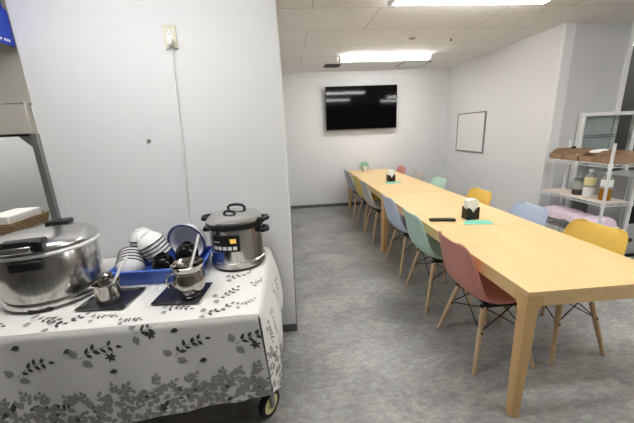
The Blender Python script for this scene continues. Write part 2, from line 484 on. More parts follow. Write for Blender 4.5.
# ------------------------------------------------------------------ television and whiteboard
t = thing('television', 'large black flat television mounted on the white back wall', 'television', (1.389, 5.847, 1.848))
W2, H2 = .66, .38
MB().box(-W2, W2, 0, .035, -H2, H2).build('cabinet', M['black_pl'], t, bevel=.004)
MB().box(-W2 + .008, W2 - .008, -.002, .0, -H2 + .016, H2 - .008).build('screen', M['screen'], t, smooth=0)
MB().box(-.4, .4, .035, .06, -.25, .2).build('rear_housing', M['black_pl'], t, bevel=.01)
MB().box(-.30, -.24, .06, .12, -.2, .2).box(.24, .30, .06, .12, -.2, .2).box(-.32, .32, .10, .12, -.12, .12).build('wall_mount', M['black_wire'], t)
MB().box(-.03, .03, -.004, -.002, -H2 + .005, -H2 + .012).build('standby_strip', M['vent'], t)
t = thing('whiteboard', 'thin grey framed whiteboard hung on the bare white side wall', 'whiteboard', (XR, 5.10, 1.345))
MB().box(-.014, -.004, -.387, .387, -.306, .306).build('board', M['board'], t)
mb = MB()
mb.box(-.02, 0, -.40, -.383, -.318, .318).box(-.02, 0, .383, .40, -.318, .318).box(-.02, 0, -.383, .383, -.318, -.301).box(-.02, 0, -.383, .383, .301, .318)
mb.build('frame', M['grey_frame'], t, bevel=.002)

# ------------------------------------------------------------------ dining tables
TY = .0114
def table(label, x, y, L, gap):
    W, H, ap = .794, .72, .076
    t = thing('dining_table', label, 'table', (x, y, 0), -TY, 'pale beech tables end to end')
    MB().box(0, W, 0, L, H - .024, H).build('tabletop', M['beech'], t, bevel=.001)
    lw, lb = .080, .046
    mb = MB()
    mb.box(lw, W - lw, .001, .024, H - ap, H - .024).box(lw, W - lw, L - .024, L - .001, H - ap, H - .024)
    mb.box(.001, .024, lw, L - lw, H - ap, H - .024).box(W - .024, W - .001, lw, L - lw, H - ap, H - .024)
    mb.build('apron', M['beech'], t, bevel=.0008)
    for sx in (0, 1):
        for sy in (0, 1):
            def q(a, b, z):
                return ((a if not sx else W - a), (b if not sy else L - b), z)
            e = .002
            mb = MB()
            lv = [(H - .024, lw), (H - ap, lw), (H - ap - .012, lw - .012), (H - ap - .035, lw - .018), (0.008, lb), (0, lb - .002)]
            rings = [[q(e, e, z), q(s, e, z), q(s, s, z), q(e, s, z)] for z, s in lv]
            vs = [p for r in rings for p in r]
            fs = [(0, 1, 2, 3), tuple(len(vs) - 4 + k for k in (3, 2, 1, 0))]
            for i in range(len(rings) - 1):
                for k in range(4):
                    fs.append((i * 4 + k, i * 4 + (k + 1) % 4, i * 4 + 4 + (k + 1) % 4, i * 4 + 4 + k))
            mb.add(vs, fs).build('leg', M['beech_leg'], t, bevel=.002, smooth=30)
    return t
NX, NY, TW = 1.0524, 1.1786, .794
def tb(u, v): return (NX + u * cos(TY) + v * sin(TY), NY - u * sin(TY) + v * cos(TY))
table('long pale beech table with its open corner and tapered leg toward the cart', NX, NY, 2.318, 0)
x, y = tb(0, 2.324)
table('long pale beech table whose end stands by the wall under the television', x, y, 2.304, 0)

def tissue_holder(label, loc, rz):
    t = thing('napkin_holder', label, 'holder', loc, rz, 'napkin holders on the tables')
    MB().box(-.052, .052, -.034, .034, 0, .004).build('base', M['black_pl'], t)
    for s in (-1, 1):
        ol = [(-.053, 0), (.053, 0), (.053, .100), (.040, .100), (.020, .084), (0, .050), (-.020, .084), (-.040, .100), (-.053, .100)]
        MB().prism(ol, -.0025, .0025, T(0, s * .036, .0) @ Rx(radians(90))).build('side_plate', M['black_pl'], t)
    MB().box(-.053, -.049, -.036, .036, .004, .088).build('end_plate', M['black_pl'], t)
    MB().box(.049, .053, -.036, .036, .004, .088).build('end_plate', M['black_pl'], t)
    return t
def napkins(label, loc, rz):
    n = 14
    ol = [(-.046, .005)] + [(.046, .005)] + [(.046 * cos(pi * k / n) if 0 < k < n else (.046 if k == 0 else -.046), .148 + .02 * sin(pi * k / n)) for k in range(n + 1)]
    o = MB().prism(ol, -.029, .029, Rx(radians(90))).build('paper_napkins', M['paper'], None, bevel=.003)
    o.location = loc; o.rotation_euler = (0, 0, rz)
    return tag(o, label, 'napkins', 'white napkins in the black holders')
for (hx, hy), hl, nl in (((1.465, 2.34), 'black notched napkin holder on the table near the remote control', 'white paper napkins in the holder near the remote control'),
                         ((1.462, 4.36), 'black notched napkin holder on the far table near the green ornament', 'white paper napkins in the holder near the green ornament')):
    tissue_holder(hl, (hx, hy, .7205), radians(4)); napkins(nl, (hx, hy, .7205), radians(4))
def sheet(label, pts, z):
    mb = MB(); n = len(pts)
    mb.prism(pts, z, z + .003)
    return tag(mb.build('menu_card', M['mint'], None, smooth=0), label, 'card', 'mint cards on the tables')
sheet('mint green card lying before the napkin holder near the remote', [(1.320, 2.195), (1.548, 2.150), (1.570, 2.250), (1.400, 2.290)], .7205)
sheet('mint green card lying before the napkin holder on the far table', [(1.345, 4.17), (1.555, 4.16), (1.555, 4.29), (1.35, 4.30)], .7205)
t = thing('remote_control', 'slim black remote control lying on the beech table', 'remote', (1.217, 2.325, .7205), radians(-13))
MB().box(-.102, .102, -.022, .022, 0, .020).build('remote_body', M['black_pl'], t, bevel=.006)
mb = MB()
for i in range(9):
    for j in range(3):
        mb.lathe([(.0045, 0), (.0045, .002), (0, .0022)], 8, T(-.08 + i * .0175, -.012 + j * .012, .020))
mb.build('button', M['vent'], t)
x, y = 1.385, 5.62
t = thing('desk_ornament', 'small green and white ornament standing at the table end under the television', 'ornament', (x, y, .7205), radians(8))
mb = MB()
ol = []
for k in range(28):
    a = 2 * pi * k / 28
    r = .084 + .009 * sin(7 * a)
    ol.append((r * cos(a), .086 + r * sin(a) * .95))
mb.prism(ol, -.02, .02, T(0, .02, 0.005) @ Rx(radians(90)))
mb.build('green_body', M['green_o'], t, bevel=.004)
MB().lathe([(0, 0), (.026, 0), (.044, .08), (.046, .086), (.042, .086), (.0, .07)], 20, T(0, -.045, 0)).build('white_cup', M['white_cer'], t)
MB().box(-.06, .06, -.02, .05, 0, .008).build('stand', M['green_o'], t, bevel=.002)

# ------------------------------------------------------------------ shell chairs
PROF = [(y_, .43 + (z_ - .43) * .95) for y_, z_ in [(.222, .418), (.213, .434), (.188, .444), (.13, .446), (.06, .438), (-.02, .429), (-.09, .430), (-.145, .446),
        (-.192, .478), (-.220, .530), (-.238, .592), (-.251, .655), (-.263, .71), (-.273, .755), (-.281, .787), (-.2875, .807), (-.291, .817), (-.293, .820)]]
HW = [.165, .19, .207, .222, .229, .231, .231, .229, .226, .220, .213, .206, .198, .190, .180, .165, .145, .10]
LIFT = [.012, .016, .024, .034, .042, .047, .05, .052, .054, .054, .050, .046, .040, .034, .030, .027, .024, .02]
def shell_mb():
    n = len(PROF); nv = 16
    nrm = []
    for i in range(n):
        a = PROF[max(i - 1, 0)]; b = PROF[min(i + 1, n - 1)]
        ty, tz = b[0] - a[0], b[1] - a[1]; l = math.hypot(ty, tz)
        nrm.append((tz / l, -ty / l))       # toward the sitter: up on the seat, forward on the back
    def P(i, j):
        s = -1 + 2 * j / nv
        k = abs(s) ** 2.3
        ny, nz = nrm[i]
        return (HW[i] * sin(s * pi / 2 * .93) / sin(pi / 2 * .93), PROF[i][0] + ny * LIFT[i] * k, PROF[i][1] + nz * LIFT[i] * k)
    return MB().grid(P, n - 1, nv)

def make_chair(color):
    t = thing('shell_chair', 'chair', 'chair', (0, 0, 0))
    shell_mb().build('seat_shell', SHELL[color], t, smooth=60, solid=.007, subsurf=1)
    for sx in (-1, 1):
        for sy in (-1, 1):
            a = Vector((sx * .140, sy * .105 - .005, .405)); b = Vector((sx * .230, sy * .192, .0))
            MB().tube([b + (a - b) * k for k in (0, .01, .08, .5, .9, 1)], [.0105, .0115, .0125, .0155, .0165, .0155], 12).build('leg', M['dowel'], t)
    mb = MB()
    def on(sx, sy, k):
        a = Vector((sx * .140, sy * .105 - .005, .405)); b = Vector((sx * .230, sy * .192, .0)); return b + (a - b) * k
    for sx in (-1, 1):      # side crossings and end crossings
        mb.tube([on(sx, -1, .62), on(sx, 1, .97) + Vector((-sx * .02, 0, 0))], .0038, 6)
        mb.tube([on(sx, 1, .62), on(sx, -1, .97) + Vector((-sx * .02, 0, 0))], .0038, 6)
        mb.tube([on(-1, sx, .62), on(1, sx, .97) + Vector((0, -sx * .02, 0))], .0038, 6)
        mb.tube([on(1, sx, .62), on(-1, sx, .97) + Vector((0, -sx * .02, 0))], .0038, 6)
        for sy in (-1, 1):
            mb.tube([on(sx, sy, .62) + Vector((-sx * .020, 0, 0)), on(sx, sy, .62) + Vector((sx * .020, 0, 0))], .006, 8)
    mb.build('wire_brace', M['black_wire'], t)
    mb = MB()
    for sx in (-1, 1):
        mb.box(sx * .140 - .014, sx * .140 + .014, -.13, .12, .398, .412)
    mb.box(-.15, .15, -.10, -.07, .404, .414).box(-.15, .15, .06, .09, .404, .414)
    mb.build('mount_bracket', M['black_wire'], t, bevel=.002)
    return t

chair0 = make_chair('red')
GL, GR = 'shell chairs along the hatch side of the tables', 'shell chairs along the rack side of the tables'
LX, RX = 1.232, 1.728
chairs = [
    ('red', LX, 1.712, -90, 'dusty red shell chair backed toward the cart, beside the table corner leg', GL),
    ('mint', LX + .004, 2.375, -91, 'grey green shell chair between the dusty red and the blue grey chair', GL),
    ('blue', LX + .012, 3.02, -90, 'blue grey shell chair beside the paired legs where the two tables meet', GL),
    ('grey', LX + .005, 4.03, -90, 'grey shell chair beside the mustard one, just past the paired table legs', GL),
    ('mustard', LX + .01, 4.56, -89, 'mustard shell chair between two grey chairs on the hatch side', GL),
    ('grey_dark', LX, 5.25, -90, 'darker grey shell chair at the table end by the wall under the television', GL),
    ('red', RX, 5.33, 90, 'dusty red shell chair seen over the table end by the back wall', GR),
    ('grey', RX, 4.63, 88, 'grey shell chair between the red and the pale mint chair', GR),
    ('mint_pale', RX, 3.93, 90, 'pale mint shell chair between the grey and yellow chairs, before the whiteboard', GR),
    ('yellow', RX, 3.02, 91, 'yellow shell chair between the pale mint and the pale blue chair', GR),
    ('blue_pale', RX, 2.33, 90, 'pale blue shell chair between the two yellow chairs', GR),
    ('yellow', RX, 1.735, 94, 'yellow shell chair in front of the white wire rack', GR),
]
for i, (c, x, y, rz, lab, g) in enumerate(chairs):
    if i == 0:
        o = chair0; o.location = (x, y, 0); o.rotation_euler = (0, 0, radians(rz)); o['label'] = lab; o['group'] = g
    else:
        dup(chair0, (x, y, 0), radians(rz), lab, g, {'seat_shell': SHELL[c]})

# ------------------------------------------------------------------ rack, cabinets and what is on them
RX0, RX1, RY0, RY1 = 2.90, 3.185, 2.555, 3.30
t = thing('wire_rack', 'white wire shelving rack holding brown boxes and bottles beside the partition', 'rack', (0, 0, 0))
for x in (RX0, RX1):
    for y in (RY0, RY1):
        p = MB().tube([(x, y, .012), (x, y, 1.252)], .0125, 12).build('post', M['rack'], t)
        MB().lathe([(0, 0), (.016, 0), (.012, .014), (0, .014)], 12, T(x, y, 0)).build('foot', M['black_pl'], p)
        MB().lathe([(.0135, 1.25), (.0135, 1.256), (0, 1.258)], 12, T(x, y, 0)).build('post_cap', M['white_pl'], p)
SZ = [1.066, .702, .335, .10]
for z in SZ:
    mb = MB()
    for zz in (z, z - .026):
        mb.tube([(RX0, RY0, zz), (RX0, RY1, zz)], .0035, 6).tube([(RX1, RY0, zz), (RX1, RY1, zz)], .0035, 6)
        mb.tube([(RX0, RY0, zz), (RX1, RY0, zz)], .0035, 6).tube([(RX0, RY1, zz), (RX1, RY1, zz)], .0035, 6)
    for x in (RX0, RX1):
        n = 28
        mb.tube([(x, RY0 + (RY1 - RY0) * k / n, z - (.026 if k % 2 else 0)) for k in range(n + 1)], .0025, 5)
    for y in (RY0, RY1):
        n = 8
        mb.tube([(RX0 + (RX1 - RX0) * k / n, y, z - (.026 if k % 2 else 0)) for k in range(n + 1)], .0025, 5)
    for k in range(1, 30):
        y = RY0 + (RY1 - RY0) * k / 30
        mb.tube([(RX0, y, z), (RX1, y, z)], .002, 5)
    for x in (RX0, RX1):
        for y in (RY0, RY1):
            mb.lathe([(.0126, -.034), (.019, -.034), (.017, .006), (.0126, .006)], 12, T(x, y, z))
    mb.build('shelf', M['rack'], t)
tag(MB().box(RX0 + .016, RX1 - .016, RY0 + .02, RY1 - .02, .7045, .7105).build('shelf_liner', M['liner'], bevel=.001),
    'pale pinkish board lying on the rack shelf under the bottles', 'board')

# brown bins on the top shelf
def bin_mb(w):
    d, hf, hb, th = .235, .055, .108, .005
    mb = MB()
    mb.box(0, d, 0, w, 0, th)
    mb.hexa([(0, 0, 0), (th, 0, 0), (th, w, 0), (0, w, 0)], [(-.006, 0, hf), (th - .006, 0, hf), (th - .006, w, hf), (-.006, w, hf)])
    mb.box(d - th, d, 0, w, 0, hb)
    for y in (0, w - th):
        mb.add([(0, y, 0), (d, y, 0), (d, y, hb), (.07, y, hb), (-.006, y, hf), (0, y + th, 0), (d, y + th, 0), (d, y + th, hb), (.07, y + th, hb), (-.006, y + th, hf)],
               [(0, 1, 2, 3, 4), (9, 8, 7, 6, 5), (0, 5, 6, 1), (1, 6, 7, 2), (2, 7, 8, 3), (3, 8, 9, 4), (4, 9, 5, 0)])
    return mb
bins = [(3.088, .170, 'brown open bin on the rack top shelf next to the white wall edge'),
        (2.910, .170, 'brown open bin on the rack top shelf with an orange item in it'),
        (2.732, .170, 'brown open bin on the rack top shelf with a white dish on it'),
        (2.558, .168, 'brown open bin on the rack top shelf by the front corner post')]
for y, w, lab in bins:
    o = bin_mb(w).build('storage_bin', M['carton'], None, smooth=0)
    o.location = (2.918, y, 1.0705)
    tag(o, lab, 'bin', 'brown bins on the top shelf of the rack')
t = thing('spice_jar', 'small dark lidded jar in the bin next to the wall edge', 'jar', (3.06, 3.12, 1.0765))
MB().lathe([(0, 0), (.022, 0), (.024, .01), (.024, .085), (.018, .095), (0, .095)], 16).build('jar_body', M['glassy'], t)
MB().lathe([(0, .095), (.020, .095), (.020, .122), (.017, .126), (0, .126)], 16).build('jar_lid', M['black_pl'], t)
tag(MB().lathe([(0, 0), (.03, .004), (.034, .028), (.026, .05), (.010, .06), (0, .06)], 16, T(2.95, 2.945, 1.076)).build('snack_pack', M['orange']),
    'small pale orange wrapped item in the second brown bin', 'snack')
tag(MB().lathe([(0, .006), (.055, .004), (.070, .014), (.070, .010), (.056, -.002), (0, 0)], 24, T(3.03, 2.81, 1.160) @ Ry(radians(-12))).build('plastic_dish', M['white_pl']),
    'white plastic dish lying across the third brown bin', 'dish')

def bottle(label, x, y, h, r, body, labelm, cap, lab0, lab1, grp, fill=None):
    z = .711
    t = thing('drink_bottle', label, 'bottle', (x, y, z), 0, grp)
    sh = h * .72
    MB().lathe([(0, 0), (r * .92, 0), (r, .008), (r, sh), (r * .8, sh + .02), (r * .42, sh + .045), (r * .4, h - .03), (0, h - .03)], 24).build('bottle_body', body, t)
    MB().lathe([(r * 1.01, lab0), (r * 1.015, lab0 + .001), (r * 1.015, lab1), (r * 1.01, lab1 + .001)], 24).build('bottle_label', labelm, t)
    MB().lathe([(0, h - .03), (r * .48, h - .03), (r * .48, h - .002), (r * .44, h), (0, h)], 20).build('cap', cap, t)
    if fill:
        MB().lathe([(0, .004), (r * 1.008, .004), (r * 1.008, lab0 - .02), (0, lab0 - .02)], 24).build('liquid', fill, t)
    return t
bottle('bottle with a pale yellow label over a white lower half, between jar and amber bottle', 3.0, 2.815, .285, .046, M['glassy'], M['lemon'], M['white_pl'], .125, .205, 'bottles on the rack shelf', M['white_pl'])
bottle('bottle with amber liquid under a white label beside the front rack post', 3.02, 2.665, .275, .046, M['glassy'], M['paper'], M['white_pl'], .135, .20, 'bottles on the rack shelf', M['amber'])
t = thing('glass_jar', 'clear glass jar with dark contents on the rack, beside the yellow labelled bottle', 'jar', (3.01, 2.945, .711))
MB().lathe([(0, 0), (.043, 0), (.046, .006), (.046, .12), (.038, .135), (.038, .15), (0, .15)], 24).build('jar_body', M['glassy'], t)
MB().lathe([(0, .15), (.041, .15), (.041, .17), (0, .172)], 24).build('jar_lid', M['alu'], t)
MB().lathe([(0, .004), (.0464, .004), (.0464, .06), (0, .06)], 24).build('jar_content', M['vent'], t)
# lower shelf: wire basket with pink cloth
t = thing('wire_basket', 'low grey wire basket under the pink cloth on the rack', 'basket', (0, 0, .3375))
mb = MB()
bx0, bx1, by0, by1 = 2.93, 3.105, 2.66, 3.20
for z in (.004, .034, .068, .098):
    mb.tube([(bx0, by0, z), (bx1, by0, z), (bx1, by1, z), (bx0, by1, z)], .003, 6, True)
for k in range(25):
    y = by0 + (by1 - by0) * k / 24
    mb.tube([(bx0, y, .098), (bx0, y, .004), (bx1, y, .004), (bx1, y, .098)], .002, 5)
mb.build('basket_wires', M['grey_frame'], t)
def pink_mb():
    mb = MB(); nu, nv = 36, 14
    def P(i, j):
        u, v = i / nu, j / nv
        y = 2.575 + .66 * u
        a = pi * v
        x = 3.015 - .107 * cos(a) * (1 + .02 * sin(u * 21))
        z = .452 + .092 * sin(a) ** .55 * (.85 + .10 * sin(u * 9 + 1) + .09 * sin(u * 27 + v * 7) + .05 * sin(u * 51 + v * 13)) + (.012 * sin(u * 14) - (.02 if v < .01 or v > .99 else 0)) * (1 - sin(a))
        if u < .02 or u > .98: z = min(z, .46)
        return (x, y, z)
    mb.grid(P, nu, nv)
    mb.grid(lambda i, j: (2.912 + .206 * j, 2.575 + .66 * i / nu, .456 + .006 * sin(i * .9)), nu, 1)
    return mb
tag(pink_mb().build('pink_cloth', M['pink'], None, smooth=80), 'crumpled pale pink cloth spread over the wire basket on the rack', 'cloth')
t = thing('wet_tissue_pack', 'small white and blue pack at the rack end beside the pink cloth', 'pack', (3.08, 2.60, .338))
MB().box(-.06, .06, -.035, .02, 0, .12).build('pack_body', M['white_pl'], t, bevel=.012)
MB().box(-.061, .061, -.036, .021, .045, .08).build('pack_band', M['blue_pk'], t, bevel=.012)

# glass display cabinet
t = thing('display_cabinet', 'white framed glass display cabinet standing behind the wire rack', 'cabinet', (0, 0, 0))
cx0, cx1, cy0, cy1, ct = 3.405, 4.13, 3.420, 3.474, 1.549
mb = MB()
fr = .045
for x0 in (cx0, cx1 - fr):
    mb.box(x0, x0 + fr, cy0, cy1 - .001, .121, ct - .043)
mb.box(cx0, cx1, cy0 - .006, cy1, ct - .042, ct).box(cx0 + fr, cx1 - fr, cy0, cy1, .62, .655).box(cx0, cx1, cy0, cy1, .06, .12)
mb.build('frame', M['white_frame'], t, bevel=.004)
MB().box(cx0 + fr, cx1 - fr, cy0 + .012, cy0 + .016, .655, ct - .042).build('glass_door', M['glass'], t)
MB().box(cx0 + fr, cx1 - fr, cy1 - .012, cy1 - .008, .655, ct - .042).build('back_glass', M['glass'], t)
for z in (1.285, 1.262, .95):
    MB().box(cx0 + fr - .01, cx1 - fr + .01, cy0 + .018, cy1 - .014, z, z + .008).build('shelf', M['shelf_glass'], t)
MB().box(cx0 + .01, cx1 - .01, cy0 + .008, cy1, .12, .62).build('lower_panel', M['grey_steel'], t, bevel=.003)
for i, (x, z0, lab) in enumerate(((3.72, .9585, 'stack of dark trays on the lower glass shelf of the cabinet'), (3.82, .656, 'stack of dark trays on the cabinet bottom behind the rack'))):
    o = MB()
    for k in range(6):
        o.box(x - .16, x + .16, 3.440, 3.458, z0 + k * .024, z0 + k * .024 + .018)
    tag(o.build('tray_stack', M['black_pl'], None, bevel=.003), lab, 'trays')
# grey cabinet with knob at the frame edge
t = thing('steel_cabinet', 'grey steel cabinet with a dark window and round knob beside the wire rack', 'cabinet', (0, 0, 0))
MB().box(3.405, 4.0, 2.80, 3.17, .05, .90).build('body', M['grey_steel'], t, bevel=.004)
dd = MB().box(3.425, 3.98, 2.788, 2.80, .325, .88).build('upper_door', M['grey_steel'], t, bevel=.004)
MB().box(3.50, 3.92, 2.785, 2.789, .40, .80).build('window', M['black_gl'], dd)
dd = MB().box(3.425, 3.98, 2.788, 2.80, .07, .305).build('lower_door', M['grey_steel'], t, bevel=.004)
MB().lathe([(0, .03), (.018, .028), (.022, .018), (.012, .008), (.012, 0), (0, 0)], 16, T(3.537, 2.788, .224) @ Rx(radians(90))).build('knob', M['vent'], dd)
MB().box(3.43, 3.98, 2.83, 3.15, 0, .05).build('plinth', M['black_pl'], t)
# pantry shelf seen through the gap beside the partition
t = thing('pantry_shelf', 'pale wall shelf in the dark opening beyond the partition trim', 'shelf', (0, 0, 0))
MB().box(3.95, 5.05, 4.55, 4.98, 1.72, 1.80).build('shelf_board', M['grey_steel'], t, bevel=.003)
for x in (4.1, 4.9):
    MB().box(x, x + .02, 4.60, 4.99, 1.60, 1.72).build('bracket', M['alu'], t)
tag(MB().lathe([(0, 0), (.10, 0), (.13, .10), (.14, .24), (.13, .24), (.11, .03), (0, .02)], 24, T(4.78, 4.75, 1.801)).build('stock_pot', M['steel_sm']),
    'bright metal pot on the pantry shelf in the dark opening', 'pot')

# ------------------------------------------------------------------ trolley table and cloth
TZ = .695
t = thing('folding_table', 'folding table on cream castors hidden under the leaf print cloth', 'table', (0, 0, 0))
MB().box(-1.98, -.20, 1.255, 2.045, TZ - .03, TZ).build('tabletop', M['beech'], t, bevel=.003)
for x in (-.235, -1.90):
    for y in (1.37, 1.93):
        MB().tube([(x - .03, y, .16), (x - .03, y, TZ - .03)], .014, 10).build('leg', M['alu'], t)
        a = radians(-36)
        cst = MB().box(-.030, -.022, -.014, .014, .06, .155, T(x + .05, y, 0) @ Rz(a)).box(.022, .030, -.014, .014, .06, .155, T(x + .05, y, 0) @ Rz(a)).box(-.030, .030, -.02, .02, .150, .16, T(x + .05, y, 0) @ Rz(a)).box(-.06, .012, -.014, .014, .155, .17, T(x + .05, y, 0)).build('castor', M['alu'], t, bevel=.002)
        mx = T(x + .05, y, .074) @ Rz(a) @ Ry(radians(90))
        MB().lathe([(.052, -.017), (.068, -.017), (.074, -.008), (.074, .008), (.068, .017), (.052, .017), (.052, -.017)], 32, mx).build('tire', M['rubber'], cst)
        MB().lathe([(0, -.021), (.02, -.021), (.024, -.014), (.053, -.015), (.053, .015), (.024, .014), (.02, .021), (0, .021)], 32, mx).build('hub', M['cream_hub'], cst)
MB().tube([(-.265, 1.37, .30), (-.265, 1.93, .30)], .01, 8).tube([(-1.93, 1.37, .30), (-1.93, 1.93, .30)], .01, 8).tube([(-.265, 1.65, .30), (-1.93, 1.65, .30)], .01, 8).build('stretcher', M['alu'], t)

CX, CY, CZ = -.178, 1.232, .702      # front corner of the cloth top
def hem_f(s):
    return .405 + .045 * min(1, s / .35) + .018 * min(1, max(0, s - .35) / .5) + .010 * sin(s * 9 + 1) + .006 * sin(s * 23)
def front(s, d):
    k = d / .45
    w = .010 * sin(s * 8 + .6) + .006 * sin(s * 19 + 2) + .014 * math.exp(-((s - .075) / .035) ** 2)
    return Vector((CX + .035 * k * math.exp(-s / .08) - s, CY - .016 * min(1, d / .02) * .6 - .030 * k + w * k, CZ - d))
W0 = .010 * sin(.6) + .006 * sin(2) + .014 * math.exp(-(.075 / .035) ** 2)
def hem_s(q):
    return .405 + .20 * min(1, q / .30) + .012 * sin(q * 16)
def side(q, d):
    k = d / .45
    fl = .060 * min(1, q / .10) * sin(min(pi, pi * d / .66)) + .014 * sin(q * 17 + 1.4) * k * min(1, q / .12)
    return Vector((CX + .035 * k * math.exp(-q / .12) + fl + .008 * min(1, d / .02), CY - .0096 * min(1, d / .02) * math.exp(-q / .03) - .030 * k * math.exp(-q / .06) + W0 * k * math.exp(-q / .05) + q, CZ - d))
YC1 = 2.06
SL = 1.83
mb = MB()
nu, nv = 120, 26
mb.grid(lambda i, j: (CX - SL * i / nu, CY + (YC1 - CY) * j / 30, CZ + .0012 * sin(i * .31) * sin(j * .5)), nu, 30)
def dd_(j, h): return h * (j / nv) ** 1.3
mb.grid(lambda i, j: front(SL * i / nu, dd_(j, hem_f(SL * i / nu))), nu, nv)
mb.grid(lambda i, j: side((YC1 - CY) * i / 50, dd_(j, hem_s((YC1 - CY) * i / 50))), 50, nv)

# printed leaves lie in the cloth's own mesh, as faces of their own ink
def put_leaf(mb, F, c, ang, L, w, off=.0009, jag=0):
    n = 7
    pts = []
    for k in range(n + 1):
        u = k / n
        hw = w * sin(pi * u ** .8) * (1 - .25 * jag * (k % 2))
        pts.append((u * L, hw))
    lo = [(a, -b) for a, b in pts[1:-1]][::-1]
    ol = pts + lo
    ca, sa = cos(ang), sin(ang)
    vs = []
    for a, b in ol:
        vs.append(F(c[0] + a * ca - b * sa, c[1] + a * sa + b * ca, off))
    cpt = F(c[0] + .5 * L * ca, c[1] + .5 * L * sa, off)
    m = len(vs)
    mb.add(vs + [cpt], [(k, (k + 1) % m, m) for k in range(m)])
def nrm_of(fn, a, b):
    e = .003
    n = (fn(a + e, b) - fn(a - e, b)).cross(fn(a, b + e) - fn(a, b - e))
    return n.normalized()
def Ffront(s, d, off):
    d = max(.004, min(d, hem_f(s) - .002)); s = max(.0, s)
    n = nrm_of(front, s, d)
    if n.y > 0: n = -n
    return front(s, d) + n * off
def Fside(q, d, off):
    q = max(.0, min(q, YC1 - CY)); d = max(.004, min(d, hem_s(q) - .002))
    n = nrm_of(side, q, d)
    if n.x < 0: n = -n
    return side(q, d) + n * off
def Ftop(s, q, off):
    return Vector((CX - max(.004, s), CY + max(.004, q), CZ + .0012 + off))
def sprig(mb, F, c, ang, size, dark=True):
    """a curved stem with dark pointed leaves, and paler broad leaves at its foot"""
    n = 4
    bend = random.choice((-.35, .3))
    x, y, a = c[0], c[1], ang
    for k in range(n + 1):
        mb.cur = 2 if dark else 1
        if k < n: put_leaf(mb, F, (x, y), a, size / n * 1.05, size * .010)
        for sgn in (-1, 1):
            if k and random.random() < .92:
                put_leaf(mb, F, (x + size * .02 * cos(a + sgn), y + size * .02 * sin(a + sgn)), a + sgn * random.uniform(.6, 1.15), size * random.uniform(.20, .27), size * random.uniform(.050, .066))
        x += size / n * cos(a); y += size / n * sin(a); a += bend * .5
    mb.cur = 2 if dark else 1
    put_leaf(mb, F, (x, y), a, size * .22, size * .055)
    mb.cur = 1
    for sgn in (-1, 1):
        o = .10 * size
        put_leaf(mb, F, (c[0] + o * cos(ang + sgn * 1.4), c[1] + o * sin(ang + sgn * 1.4)), ang + sgn * random.uniform(1.2, 1.7), size * .36, size * .135, jag=1)
def star(mb, F, c, r):
    mb.cur = 2
    for k in range(6):
        put_leaf(mb, F, c, k * pi / 3 + random.random() * .3, r, r * .2)
random.seed(21)
# front: scattered sprigs
for s, d, a, z in ((1.03, .195, 3.9, .125), (.765, .135, 3.8, .135), (.53, .035, 3.3, .125), (.375, .165, 4.0, .13), (.115, .135, 3.7, .135), (1.28, .13, 3.8, .13), (1.5, .19, 4.0, .13)):
    sprig(mb, Ffront, (s, d), a, z)
for s, d in ((.637, .135), (.03, .145), (1.16, .15), (.46, .045)):
    star(mb, Ffront, (s, d), .026)
for s, d in ((.988, .05), (.789, .085), (.344, .033), (.24, .19), (.62, .20)):
    mb.cur = 2
    put_leaf(mb, Ffront, (s, d), .3, .036, .013, jag=1)
mb.cur = 1
for k in range(17):          # leafy shoots standing up out of the border
    s = .03 + k * .092 + random.uniform(-.04, .04)
    d = hem_f(s) - random.uniform(.13, .16); a = -pi / 2 + random.uniform(-1.0, 1.0)
    for q in range(random.choice((2, 2, 3))):
        for sgn in (-1, 1):
            put_leaf(mb, Ffront, (s, d), a + sgn * random.uniform(.6, 1.1), random.uniform(.022, .034), random.uniform(.007, .010))
        s += .016 * cos(a); d += .016 * sin(a)
    put_leaf(mb, Ffront, (s, d), a, .026, .0075)
# front: dense border that thickens toward the hem
for k in range(640):
    s = random.uniform(.0, 1.6)
    h = hem_f(s)
    u = random.random() ** 1.1
    d = h - .006 - u * .14
    mb.cur = 1 if random.random() < .93 else 2
    big = random.random() < .3
    put_leaf(mb, Ffront, (s, d), random.uniform(0, 2 * pi), random.uniform(.024, .042) * (1.25 if big else 1), random.uniform(.0062, .0105) * (1.5 if big else 1), off=.0007 + .0006 * random.random(), jag=1 if big else 0)
# side
for q, d, a, z in ((.06, .10, 1.2, .07), (.20, .12, 1.9, .10), (.42, .10, 1.0, .09), (.62, .15, 1.8, .10)):
    sprig(mb, Fside, (q, d), a, z)
for k in range(420):
    q = random.uniform(.0, YC1 - CY); h = hem_s(q)
    d = h - .006 - random.random() ** 1.15 * .22
    mb.cur = 1 if random.random() < .93 else 2
    put_leaf(mb, Fside, (q, d), random.uniform(0, 2 * pi), random.uniform(.02, .038), random.uniform(.005, .009), off=.0007 + .0006 * random.random())
# top
for s, q, a, z in ((1.02, .10, 3.0, .12), (.90, .04, 2.9, .11), (.74, .075, 2.8, .08), (.22, .16, 2.7, .11), (.20, .37, 2.9, .11), (.25, .035, 3.0, .11), (.10, .08, 2.9, .07), (.05, .28, 2.5, .07), (.44, .10, 2.9, .10), (.08, .62, 2.2, .09), (1.25, .06, 2.7, .11), (.60, .03, 2.8, .07)):
    sprig(mb, Ftop, (s, q), a, z)
mb.cur = 0
cl = mb.build('tablecloth', [M['cloth'], M['print'], M['print_dark']], None, smooth=70, normals=False)
tag(cl, 'white tablecloth with grey leaf print draped over the folding table', 'tablecloth')
ZT = CZ + .0015

